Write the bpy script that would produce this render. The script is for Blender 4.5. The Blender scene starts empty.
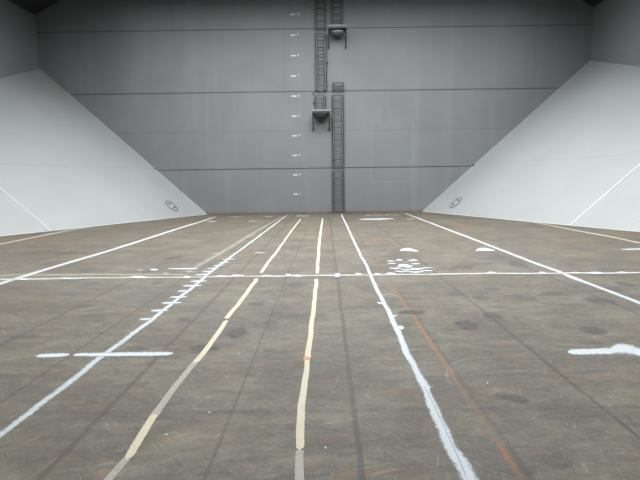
import bpy, bmesh, math, random
from mathutils import Vector, Matrix

# ------------------------------------------------------------------ camera, sky, exposure
scene = bpy.context.scene
COL = scene.collection
PITCH, YAW, ROLL = 0.11739, 0.00383, 0.01297
cam_data = bpy.data.cameras.new('camera')
cam_data.sensor_width = 36.0
cam_data.lens = 36.0 * 481.5 / 640.0
cam_data.clip_start = 0.05
cam_data.clip_end = 300
cam = bpy.data.objects.new('camera', cam_data)
COL.objects.link(cam)
fwd = Vector((-math.sin(YAW) * math.cos(PITCH), math.cos(YAW) * math.cos(PITCH), -math.sin(PITCH)))
rgt = Vector((math.cos(YAW), math.sin(YAW), 0))
up = rgt.cross(fwd)
r2 = rgt * math.cos(ROLL) - up * math.sin(ROLL)
u2 = up * math.cos(ROLL) + rgt * math.sin(ROLL)
m3 = Matrix((r2, u2, -fwd)).transposed()
cam.matrix_world = Matrix.Translation((0, 0, 1.5526)) @ m3.to_4x4()
scene.camera = cam

world = bpy.data.worlds.new('overcast_sky')
scene.world = world
world.use_nodes = True
wn = world.node_tree
wn.nodes.clear()
wo = wn.nodes.new('ShaderNodeOutputWorld')
wb = wn.nodes.new('ShaderNodeBackground')
wb.inputs['Strength'].default_value = 1.0
# overcast sky: zenith three times as bright as the horizon
wtc = wn.nodes.new('ShaderNodeTexCoord')
wsp = wn.nodes.new('ShaderNodeSeparateXYZ'); wn.links.new(wtc.outputs['Generated'], wsp.inputs[0])
wrp = wn.nodes.new('ShaderNodeValToRGB'); wn.links.new(wsp.outputs[2], wrp.inputs[0])
wrp.color_ramp.elements[0].color = (0.16, 0.163, 0.167, 1)
wrp.color_ramp.elements[1].color = (0.97, 0.995, 1.0, 1)
wn.links.new(wrp.outputs[0], wb.inputs['Color'])
wn.links.new(wb.outputs[0], wo.inputs[0])

scene.view_settings.view_transform = 'Standard'
scene.view_settings.look = 'None'
scene.view_settings.gamma = 1.0
scene.view_settings.use_curve_mapping = False
scene.view_settings.exposure = 4.2

# hatch opening and deck
HATCH_Y0, HATCH_Y1 = 6.0, 21.8
HATCH_XL, HATCH_XR = -8.6, 9.2
TOP_XL, TOP_XR = -11.9, 11.4
DECK_Z = 11.35
COAMING = 2.1

DATA = {
    'ruler': [(-1.807,24.307,-1.72,24.289),(-1.758,23.913,-1.673,23.897),(-1.922,14.148,-1.844,14.139),(-1.988,11.007,-1.903,10.999),(-2.034,9.254,-1.943,9.247),(-2.036,8.114,-1.946,8.108),(-2.02,7.024,-1.929,7.019),(-2.04,5.863,-1.947,5.859),(-2.04,5.423,-1.944,5.419),(-2.052,4.788,-1.958,4.785),(-2.075,4.209,-1.982,4.206),(-2.075,3.573,-1.988,3.571),(-2.078,3.142,-1.998,3.14),(-2.077,2.859,-2.001,2.857),(-2.08,2.604,-2.007,2.603)],
    'ruler_ticks': [[(-2.165,5.519,-2.124,5.41),(-2.089,5.537,-2.043,5.411),(-2.001,5.522,-1.97,5.434)],[(-2.167,5.908,-2.123,5.783),(-2.06,5.927,-2.012,5.783),(-1.94,5.909,-1.908,5.808)],[(-2.157,6.297,-2.114,6.167),(-2.027,6.317,-1.981,6.166),(-1.885,6.298,-1.855,6.193)],[(-2.155,6.627,-2.111,6.489),(-2.032,6.649,-1.985,6.49),(-1.898,6.63,-1.867,6.519)],[(-2.161,7.012,-2.121,6.878),(-2.056,7.037,-2.013,6.882),(-1.94,7.02,-1.911,6.912)],[(-2.181,7.373,-2.139,7.225),(-2.032,7.398,-1.987,7.228),(-1.871,7.378,-1.842,7.259)],[(-2.162,7.713,-2.123,7.568),(-2.025,7.74,-1.982,7.572),(-1.876,7.722,-1.848,7.605)],[(-2.229,8.3,-2.19,8.151),(-2.105,8.331,-2.063,8.159),(-1.969,8.315,-1.942,8.195)],[(-2.175,8.581,-2.138,8.432),(-2.07,8.616,-2.03,8.443),(-1.953,8.601,-1.927,8.481)],[(-2.157,8.89,-2.124,8.751),(-2.053,8.925,-2.017,8.764),(-1.937,8.914,-1.914,8.802)],[(-2.117,9.214,-2.086,9.076),(-2.008,9.251,-1.975,9.091),(-1.889,9.241,-1.867,9.13)],[(-2.075,9.568,-2.044,9.419),(-1.978,9.609,-1.943,9.437),(-1.87,9.599,-1.847,9.479)],[(-2.095,9.961,-2.065,9.814),(-1.956,10.001,-1.924,9.831),(-1.807,9.991,-1.786,9.872)]],
    'crossbar_short': [(-2.674,4.312,-2.635,4.246),(-2.632,4.344,-2.562,4.222),(-2.518,4.359,-2.448,4.231),(-2.416,4.361,-2.354,4.244),(-2.36,4.327,-2.333,4.274)],
    'crossbar_long': [(-2.333,4.327,-2.299,4.261),(-2.282,4.356,-2.229,4.25),(-2.141,4.357,-2.086,4.24),(-1.926,4.36,-1.875,4.238),(-1.674,4.366,-1.626,4.233),(-1.485,4.362,-1.446,4.24),(-1.398,4.339,-1.378,4.272)],
    'outer_left': [(-5.336,7.533,-5.137,7.245),(-5.325,7.806,-5.131,7.514),(-5.324,8.127,-5.133,7.827),(-5.311,9.365,-5.131,9.039),(-5.221,11.741,-5.047,11.342),(-5.235,13.905,-5.021,13.327),(-5.267,17.938,-5.05,17.19),(-5.221,20.966,-5.012,20.116),(-5.223,23.793,-5.017,22.845)],
    'transverse_left': [(-6.017,8.074,-5.888,7.897),(-5.532,8.118,-5.408,7.931),(-4.842,8.114,-4.738,7.936),(-3.993,8.136,-3.92,7.983),(-3.637,8.109,-3.574,7.966),(-2.968,8.111,-2.924,7.986),(-2.376,8.078,-2.343,7.962),(-1.832,8.092,-1.805,7.967),(-1.304,8.103,-1.282,7.96),(-0.79,8.088,-0.776,7.946)],
    'transverse_mid': [(-0.891,8.076,-0.876,7.935),(-0.278,8.091,-0.273,7.949),(0.132,8.105,0.129,7.954),(0.474,8.11,0.465,7.958),(1.293,8.097,1.27,7.955),(2.002,8.069,1.967,7.928)],
    'transverse_right': [(1.906,8.094,1.873,7.952),(2.518,8.09,2.475,7.948),(2.963,8.097,2.912,7.955),(3.518,8.042,3.458,7.902),(3.822,8.04,3.757,7.9),(4.235,8.054,4.158,7.905),(4.768,7.982,4.682,7.835),(5.36,8.016,5.263,7.868),(5.882,8.041,5.77,7.884)],
    'dabs': [[(-3.306,8.141,-3.256,8.015),(-3.223,8.208,-3.126,7.955),(-3.098,8.169,-3.015,7.943),(-2.961,8.089,-2.925,7.989)],[(-2.383,8.105,-2.345,7.971),(-2.359,8.18,-2.284,7.912),(-2.303,8.145,-2.237,7.904),(-2.236,8.064,-2.207,7.958)],[(-1.835,8.106,-1.818,8.025),(-1.765,8.151,-1.731,7.989),(-1.678,8.119,-1.649,7.974),(-1.588,8.064,-1.576,8.0)],[(-1.573,8.165,-1.552,8.056),(-1.508,8.225,-1.47,8.007),(-1.427,8.191,-1.395,7.995),(-1.341,8.122,-1.328,8.035)],[(-1.031,8.108,-1.019,8.009),(-0.98,8.163,-0.958,7.966),(-0.92,8.131,-0.9,7.955),(-0.856,8.069,-0.848,7.99)],[(-0.642,8.174,-0.634,8.055),(-0.607,8.241,-0.59,8.004),(-0.564,8.207,-0.55,7.995),(-0.519,8.135,-0.514,8.041)],[(-0.517,8.097,-0.509,7.955),(-0.459,8.175,-0.444,7.89),(-0.394,8.138,-0.382,7.883),(-0.327,8.053,-0.323,7.94)],[(0.566,8.191,0.558,8.082),(0.61,8.254,0.594,8.034),(0.648,8.221,0.633,8.025),(0.683,8.154,0.676,8.067)],[(0.888,8.138,0.873,8.003),(0.936,8.213,0.906,7.943),(0.972,8.178,0.944,7.937),(1.003,8.098,0.99,7.991)],[(1.099,8.179,1.083,8.061),(1.166,8.245,1.132,8.008),(1.218,8.211,1.187,7.999),(1.265,8.138,1.25,8.044)],[(2.826,8.144,2.783,8.018),(2.902,8.214,2.814,7.962),(2.941,8.179,2.861,7.953),(2.965,8.103,2.929,8.003)],[(3.191,8.027,3.164,7.957),(3.258,8.068,3.202,7.927),(3.298,8.04,3.247,7.914),(3.329,7.993,3.306,7.937)],[(3.674,8.087,3.626,7.98),(3.747,8.148,3.65,7.934),(3.777,8.115,3.69,7.924),(3.792,8.05,3.753,7.965)],[(4.205,8.029,4.155,7.932),(4.284,8.083,4.183,7.89),(4.318,8.052,4.227,7.879),(4.337,7.991,4.296,7.915)],[(4.484,8.015,4.417,7.893),(4.616,8.08,4.479,7.835),(4.691,8.043,4.566,7.825),(4.742,7.966,4.685,7.87)],[(4.972,8.014,4.903,7.901),(5.072,8.077,4.932,7.85),(5.113,8.043,4.986,7.84),(5.131,7.973,5.074,7.883)],[(-5.198,8.08,-5.126,7.964),(-5.169,8.143,-5.026,7.912),(-5.079,8.109,-4.952,7.901),(-4.967,8.037,-4.912,7.945)],[(-4.483,8.087,-4.44,8.007),(-4.421,8.132,-4.336,7.97),(-4.319,8.1,-4.244,7.955),(-4.205,8.045,-4.172,7.981)]],
    'smear_left': [(-6.23,8.62,-5.889,8.136),(-5.862,8.615,-5.541,8.131),(-5.151,8.647,-4.868,8.16),(-4.214,8.599,-4.006,8.163),(-3.265,8.492,-3.123,8.112),(-2.349,8.422,-2.272,8.138)],
    'spot': [(0.195,8.142,0.189,7.928),(0.222,8.242,0.21,7.832),(0.258,8.287,0.241,7.788),(0.291,8.247,0.276,7.82),(0.315,8.143,0.306,7.929)],
    'cream_left_far': [(-0.942,21.148,-0.885,21.138),(-1.037,15.606,-0.971,15.598),(-1.053,13.272,-0.991,13.266),(-1.07,11.38,-1.003,11.374),(-1.086,10.317,-1.016,10.311),(-1.102,9.58,-1.037,9.575),(-1.118,8.833,-1.046,8.828),(-1.109,8.33,-1.038,8.325)],
    'cream_left_near': [(-1.13,7.831,-1.056,7.827),(-1.11,7.594,-1.032,7.589),(-1.123,7.009,-1.051,7.005),(-1.136,6.104,-1.068,6.101),(-1.15,5.776,-1.081,5.773),(-1.148,5.447,-1.078,5.444)],
    'cream_left_mid': [(-1.136,5.385,-1.078,5.382),(-1.135,5.006,-1.07,5.004),(-1.139,4.455,-1.077,4.453),(-1.146,4.266,-1.081,4.264),(-1.159,4.068,-1.094,4.066)],
    'cream_left_dull': [(-1.157,4.14,-1.098,4.139),(-1.166,3.942,-1.106,3.94),(-1.182,3.495,-1.124,3.494),(-1.181,3.217,-1.121,3.215),(-1.183,3.044,-1.119,3.043)],
    'cream_left_tip': [(-1.185,3.128,-1.127,3.127),(-1.178,2.951,-1.116,2.95),(-1.167,2.735,-1.104,2.734),(-1.151,2.577,-1.099,2.576)],
    'cream_left_last': [(-1.156,2.617,-1.106,2.616),(-1.169,2.481,-1.116,2.48),(-1.179,2.374,-1.126,2.373),(-1.189,2.228,-1.133,2.227)],
    'cream_mid_far': [(0.011,21.406,0.082,21.393),(-0.062,16.019,0.015,16.009),(-0.11,12.674,-0.031,12.665),(-0.114,9.958,-0.043,9.952),(-0.124,8.209,-0.055,8.204)],
    'cream_mid_near': [(-0.136,7.736,-0.064,7.732),(-0.125,7.343,-0.057,7.339),(-0.136,6.603,-0.074,6.6),(-0.147,5.897,-0.084,5.894),(-0.153,5.284,-0.094,5.281),(-0.155,4.703,-0.096,4.701),(-0.168,4.366,-0.108,4.364),(-0.173,4.134,-0.111,4.132)],
    'cream_mid_next': [(-0.169,4.171,-0.117,4.169),(-0.165,3.923,-0.114,3.922),(-0.176,3.634,-0.12,3.633),(-0.182,3.254,-0.122,3.252),(-0.181,2.955,-0.121,2.954),(-0.176,2.704,-0.119,2.703),(-0.171,2.656,-0.121,2.655)],
    'cream_mid_dull': [(-0.172,2.672,-0.121,2.671),(-0.167,2.51,-0.115,2.509),(-0.16,2.373,-0.107,2.372),(-0.151,2.175,-0.098,2.174)],
    'orange_tip': [(-0.18,4.189,-0.117,4.186),(-0.188,4.146,-0.107,4.144),(-0.179,4.095,-0.112,4.093)],
    'white_right': [(0.945,24.075,1.024,24.059),(0.882,17.398,0.954,17.387),(0.824,13.189,0.895,13.182),(0.808,11.528,0.885,11.52),(0.793,10.365,0.863,10.359),(0.798,9.374,0.872,9.368),(0.791,8.554,0.862,8.55),(0.778,7.848,0.851,7.843),(0.757,7.218,0.83,7.214),(0.754,6.617,0.829,6.613),(0.761,6.133,0.836,6.129),(0.764,5.736,0.841,5.732),(0.751,5.407,0.831,5.404),(0.741,5.095,0.821,5.091),(0.737,4.848,0.818,4.845),(0.733,4.618,0.806,4.615),(0.733,4.447,0.809,4.444),(0.72,4.267,0.802,4.264),(0.726,4.105,0.805,4.102),(0.737,3.896,0.799,3.894),(0.733,3.747,0.805,3.745),(0.724,3.609,0.821,3.606),(0.731,3.516,0.821,3.514),(0.733,3.427,0.803,3.426),(0.701,3.217,0.792,3.215),(0.701,3.113,0.792,3.111),(0.699,2.873,0.79,2.871),(0.695,2.698,0.784,2.696),(0.695,2.582,0.802,2.58),(0.698,2.447,0.805,2.445),(0.703,2.333,0.806,2.331),(0.709,2.161,0.815,2.159)],
    'white_right_blob': [(0.797,5.074,0.786,5.002),(0.833,5.124,0.804,4.945),(0.863,5.112,0.832,4.926),(0.876,5.045,0.86,4.953)],
    'white_right_spike': [(0.704,6.151,0.699,6.109),(0.737,6.155,0.723,6.041),(0.773,6.132,0.754,5.978)],
    'white_right_nick': [(0.803,5.523,0.787,5.414),(0.838,5.526,0.822,5.417),(0.878,5.516,0.871,5.473)],
    'score': [(0.765,3.533,0.772,3.533),(0.764,3.14,0.771,3.14),(0.754,2.764,0.76,2.764),(0.751,2.541,0.758,2.541),(0.741,2.341,0.748,2.341)],
    'outer_right': [(4.282,24.694,4.119,23.752),(4.196,17.024,4.039,16.385),(4.161,13.064,4.007,12.574),(4.12,10.677,3.972,10.287),(4.097,8.95,3.953,8.632),(4.114,8.151,3.973,7.868),(4.101,7.958,3.924,7.607),(4.102,7.563,3.933,7.245),(4.071,7.405,3.952,7.185),(4.07,6.787,3.946,6.576),(4.056,6.029,3.933,5.842),(4.044,5.48,3.921,5.308)],
    'flag': [(2.266,4.323,2.181,4.156),(2.3,4.326,2.205,4.141),(2.385,4.329,2.281,4.134),(2.573,4.333,2.461,4.138),(2.67,4.341,2.551,4.14),(2.758,4.424,2.59,4.146),(2.83,4.465,2.635,4.147),(2.894,4.445,2.701,4.14),(2.918,4.379,2.748,4.116),(2.938,4.296,2.779,4.056),(2.996,4.143,2.849,3.932)],
    'dab_right': [(3.473,10.799,3.424,10.643),(3.69,11.221,3.509,10.667),(3.844,11.26,3.645,10.671),(3.881,11.03,3.737,10.615),(3.897,10.753,3.847,10.613)],
    'dash_edge': [(6.711,10.761,6.625,10.621),(6.864,10.788,6.708,10.541),(7.213,10.84,6.989,10.499),(7.543,10.826,7.309,10.486)],
    'dab_mid': [(1.793,11.034,1.766,10.871),(1.921,11.316,1.837,10.816),(2.053,11.393,1.94,10.758),(2.125,11.14,2.039,10.686),(2.198,10.832,2.166,10.674)],
    'scribble': [[(1.29,9.503,1.278,9.417),(1.378,9.54,1.353,9.368),(1.454,9.49,1.441,9.404)],[(1.486,9.633,1.466,9.508),(1.571,9.691,1.53,9.441),(1.635,9.621,1.614,9.496)],[(1.726,9.563,1.704,9.44),(1.837,9.618,1.79,9.371),(1.923,9.548,1.899,9.424)],[(1.264,9.193,1.252,9.107),(1.351,9.231,1.326,9.059),(1.426,9.181,1.413,9.095)],[(1.451,9.095,1.431,8.972),(1.554,9.082,1.513,8.839),(1.658,9.08,1.636,8.957)],[(1.705,9.128,1.689,9.038),(1.804,9.167,1.769,8.986),(1.885,9.115,1.866,9.024)],[(1.226,8.72,1.212,8.617),(1.343,8.702,1.312,8.498),(1.462,8.704,1.445,8.601)],[(1.396,8.864,1.377,8.747),(1.503,9.006,1.463,8.767),(1.561,8.852,1.541,8.735)],[(1.531,8.893,1.498,8.701),(1.632,8.985,1.563,8.603),(1.697,8.881,1.661,8.69)],[(1.596,8.637,1.576,8.525),(1.73,8.622,1.686,8.403),(1.865,8.618,1.841,8.507)],[(1.27,8.402,1.259,8.325),(1.402,8.344,1.377,8.193),(1.55,8.383,1.536,8.306)],[(1.503,8.318,1.486,8.224),(1.639,8.299,1.603,8.114),(1.779,8.299,1.759,8.206)],[(1.722,8.364,1.71,8.302),(1.859,8.426,1.832,8.301),(1.965,8.347,1.95,8.285)],[(1.819,8.658,1.806,8.596),(1.924,8.682,1.897,8.559),(2.016,8.644,2.002,8.583)],[(1.397,8.528,1.386,8.458),(1.531,8.523,1.506,8.386),(1.662,8.509,1.649,8.44)]],
    'far_smear': [(1.599,20.537,1.564,20.094),(1.941,21.007,1.857,20.1),(2.465,21.006,2.34,19.938),(2.92,21.139,2.794,20.221),(3.18,20.91,3.11,20.451)],
    'far_marks': [[(2.079,23.282,2.022,22.646),(2.268,23.353,2.199,22.651),(2.428,23.148,2.375,22.642)],[(2.549,23.376,2.472,22.666),(2.738,23.452,2.646,22.668),(2.891,23.235,2.821,22.67)],[(3.079,23.347,2.986,22.639),(3.224,23.431,3.117,22.649),(3.328,23.223,3.248,22.66)],[(3.409,23.282,3.326,22.715),(3.589,23.352,3.493,22.726),(3.728,23.16,3.656,22.709)],[(3.606,20.54,3.51,19.989),(3.808,20.592,3.696,19.985),(3.967,20.419,3.882,19.981)],[(-1.297,23.527,-1.259,22.808),(-0.932,23.567,-0.902,22.776),(-0.559,23.313,-0.546,22.745)],[(-2.784,23.266,-2.709,22.63),(-2.573,23.33,-2.497,22.629),(-2.333,23.118,-2.283,22.614)],[(-4.499,23.372,-4.377,22.73),(-4.216,23.422,-4.09,22.716),(-3.886,23.195,-3.802,22.687)],[(-3.143,20.513,-3.068,20.017),(-2.98,20.567,-2.901,20.019),(-2.787,20.406,-2.733,20.011)],[(-4.934,20.585,-4.816,20.085),(-4.741,20.634,-4.616,20.082),(-4.501,20.466,-4.414,20.068)]],
    'dashes': [[(-1.567,10.918,-1.545,10.764),(-1.426,10.957,-1.394,10.701),(-1.273,10.892,-1.255,10.739)],[(-2.582,10.886,-2.557,10.781),(-2.45,10.91,-2.411,10.734),(-2.302,10.862,-2.281,10.757)],[(-2.921,8.915,-2.888,8.811),(-2.625,8.928,-2.576,8.756),(-2.31,8.872,-2.284,8.769)],[(-3.222,8.878,-3.159,8.7),(-3.16,8.933,-3.057,8.636),(-3.055,8.867,-2.996,8.688)],[(-3.444,8.801,-3.415,8.725),(-3.386,8.822,-3.339,8.695),(-3.309,8.792,-3.281,8.716)],[(-2.437,8.546,-2.414,8.463),(-2.353,8.568,-2.316,8.429),(-2.254,8.534,-2.232,8.451)],[(-2.85,8.457,-2.823,8.375),(-2.795,8.48,-2.751,8.344),(-2.722,8.448,-2.697,8.367)]],
    'faded_band': [(-1.938,23.286,-1.791,23.258),(-2.227,17.037,-2.01,17.008),(-2.365,13.909,-2.098,13.879),(-2.428,11.296,-2.162,11.272),(-2.503,9.625,-2.235,9.604),(-2.584,8.525,-2.309,8.506)],
    'thin_left': [(-8.936,12.643,-8.729,12.346),(-8.94,13.25,-8.738,12.947),(-8.99,14.274,-8.789,13.949),(-9.079,16.163,-8.869,15.784),(-9.065,17.671,-8.876,17.3),(-8.8,18.202,-8.695,17.981)],
    'thin_right': [(7.871,17.987,7.778,17.772),(8.01,16.855,7.868,16.554),(7.923,15.074,7.766,14.774),(7.957,13.499,7.802,13.233),(7.859,11.824,7.7,11.583),(7.774,11.163,7.626,10.947)],
    'chalk_a': [(1.747,4.139,1.75,4.129),(1.572,4.147,1.576,4.137),(1.439,4.124,1.444,4.113),(1.289,4.098,1.294,4.086),(1.178,4.048,1.184,4.036),(1.08,3.958,1.086,3.947),(1.022,3.849,1.028,3.838),(0.983,3.745,0.989,3.735),(0.969,3.626,0.974,3.617),(0.966,3.514,0.971,3.505),(0.977,3.442,0.981,3.435)],
    'chalk_b': [(0.838,6.498,0.846,6.428),(0.885,6.61,0.894,6.513),(0.965,6.631,0.973,6.533),(1.016,6.507,1.023,6.413),(1.037,6.298,1.044,6.21),(1.053,6.082,1.06,5.999),(1.053,5.846,1.057,5.788)],
    'flakes': [(-0.786,3.141),(-0.989,2.85),(-0.637,4.396),(-0.777,4.288),(1.269,3.575),(0.006,2.679)],
    'stains': [(-0.849,6.132,0.105,0.131,0.5),(-0.899,4.911,0.106,0.155,0.8),(-0.379,7.358,0.14,0.211,0.5),(1.552,5.099,0.128,0.184,0.9),(1.965,5.438,0.114,0.142,0.8),(-1.603,5.425,0.117,0.103,0.55),(-1.138,4.441,0.154,0.141,0.85),(-1.797,4.478,0.127,0.101,0.55),(1.065,5.64,0.155,0.125,0.95),(1.341,3.295,0.141,0.095,0.6),(1.552,5.08,0.085,0.11,0.3),(2.796,4.837,0.131,0.133,0.75),(3.153,6.52,0.148,0.13,0.55),(3.584,6.073,0.187,0.237,0.6),(4.524,7.035,0.128,0.179,0.45),(4.145,6.75,0.11,0.164,0.5),(2.125,6.328,0.118,0.123,0.65),(2.454,6.844,0.113,0.105,0.6),(1.862,6.559,0.123,0.09,0.5),(2.711,6.298,0.13,0.222,0.3),(2.581,8.677,0.179,0.186,0.45),(3.632,8.795,0.161,0.319,0.5),(-2.634,7.567,0.098,0.119,0.6),(-3.219,10.207,0.198,0.229,0.6),(-3.096,4.893,0.172,0.116,0.45),(-3.084,6.15,0.081,0.084,0.5),(-2.456,5.323,0.058,0.081,0.5),(-3.684,7.59,0.132,0.096,0.5),(-0.598,5.302,0.068,0.095,0.4),(2.206,13.502,0.138,0.173,0.6),(-0.45,5.587,0.191,0.132,0.3),(1.302,2.55,0.111,0.078,0.35),(-6.766,11.425,0.505,0.535,0.25),(-0.441,3.154,0.083,0.037,0.3),(-6.043,11.196,0.221,0.342,0.35)],
    'rusts': [(-0.209,4.159,0.072,0.055,0.8),(0.64,4.145,0.088,0.074,0.45),(4.906,16.434,0.458,0.802,0.5),(1.472,13.002,0.242,0.689,0.5),(-3.943,6.335,0.347,0.14,0.4),(-2.761,4.372,0.115,0.069,0.3),(0.662,2.911,0.051,0.101,0.35),(-4.916,10.069,0.876,0.557,0.25),(3.053,9.323,0.19,0.191,0.4),(-0.295,4.113,0.088,0.037,0.3),(2.166,4.083,0.069,0.072,0.35),(-8.92,14.113,1.876,0.649,0.5),(8.225,13.222,1.019,0.426,0.5)],
}

D = 25.29          # bulkhead plane
rnd = random.Random(4)

ALB = 0.43          # scales every colour below down, cutting bounced light to deepen contrast
def A(c): return tuple(v * ALB for v in c[:3])
# ------------------------------------------------------------------ node helper
class NT:
    def __init__(self, name):
        self.mat = bpy.data.materials.new(name)
        self.mat.use_nodes = True
        self.t = self.mat.node_tree
        self.t.nodes.clear()
        self.out = self.t.nodes.new('ShaderNodeOutputMaterial')
        self.bsdf = self.t.nodes.new('ShaderNodeBsdfPrincipled')
        self.t.links.new(self.bsdf.outputs[0], self.out.inputs[0])
    def set(self, sock, v):
        if isinstance(v, bpy.types.NodeSocket):
            self.t.links.new(v, sock)
        else:
            sock.default_value = v
    def node(self, typ, **kw):
        n = self.t.nodes.new(typ)
        for k, v in kw.items():
            setattr(n, k, v)
        return n
    def m(self, op, a, b=0.0, c=None, clamp=False):
        n = self.node('ShaderNodeMath', operation=op, use_clamp=clamp)
        self.set(n.inputs[0], a); self.set(n.inputs[1], b)
        if c is not None: self.set(n.inputs[2], c)
        return n.outputs[0]
    def pos(self):
        tc = self.node('ShaderNodeNewGeometry')
        return tc.outputs['Position']
    def sep(self, v):
        n = self.node('ShaderNodeSeparateXYZ'); self.set(n.inputs[0], v)
        return n.outputs
    def comb(self, x, y, z):
        n = self.node('ShaderNodeCombineXYZ')
        self.set(n.inputs[0], x); self.set(n.inputs[1], y); self.set(n.inputs[2], z)
        return n.outputs[0]
    def scale(self, v, s):
        n = self.node('ShaderNodeVectorMath', operation='MULTIPLY')
        self.set(n.inputs[0], v); n.inputs[1].default_value = s
        return n.outputs[0]
    def noise(self, v, s, detail=4, rough=0.6, dist=0.0):
        n = self.node('ShaderNodeTexNoise')
        self.set(n.inputs['Vector'], v)
        n.inputs['Scale'].default_value = s
        n.inputs['Detail'].default_value = detail
        n.inputs['Roughness'].default_value = rough
        n.inputs['Distortion'].default_value = dist
        return n.outputs['Fac']
    def ss(self, v, a, b, lo=0.0, hi=1.0):
        n = self.node('ShaderNodeMapRange', interpolation_type='SMOOTHSTEP')
        self.set(n.inputs[0], v)
        n.inputs[1].default_value = a; n.inputs[2].default_value = b
        n.inputs[3].default_value = lo; n.inputs[4].default_value = hi
        return n.outputs[0]
    def mix(self, fac, a, b, blend='MIX'):
        n = self.node('ShaderNodeMix', data_type='RGBA', blend_type=blend)
        self.set(n.inputs[0], fac)
        self.set(n.inputs[6], a if not isinstance(a, tuple) else (*a, 1)[:4])
        self.set(n.inputs[7], b if not isinstance(b, tuple) else (*b, 1)[:4])
        return n.outputs[2]
    def bump(self, h, strength=0.3, dist=0.01):
        n = self.node('ShaderNodeBump')
        n.inputs['Strength'].default_value = strength
        n.inputs['Distance'].default_value = dist
        self.set(n.inputs['Height'], h)
        self.t.links.new(n.outputs[0], self.bsdf.inputs['Normal'])
    def finish(self, col, rough=0.6, metal=0.0, spec=0.4):
        if isinstance(col, tuple): col = A(col)
        else:
            v = self.node('ShaderNodeVectorMath', operation='SCALE'); self.set(v.inputs[0], col); v.inputs['Scale'].default_value = ALB
            col = v.outputs[0]
        self.set(self.bsdf.inputs['Base Color'], col if not isinstance(col, tuple) else (*col, 1)[:4])
        self.set(self.bsdf.inputs['Roughness'], rough)
        self.set(self.bsdf.inputs['Metallic'], metal)
        self.set(self.bsdf.inputs['Specular IOR Level'], spec)
        return self.mat

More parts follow.
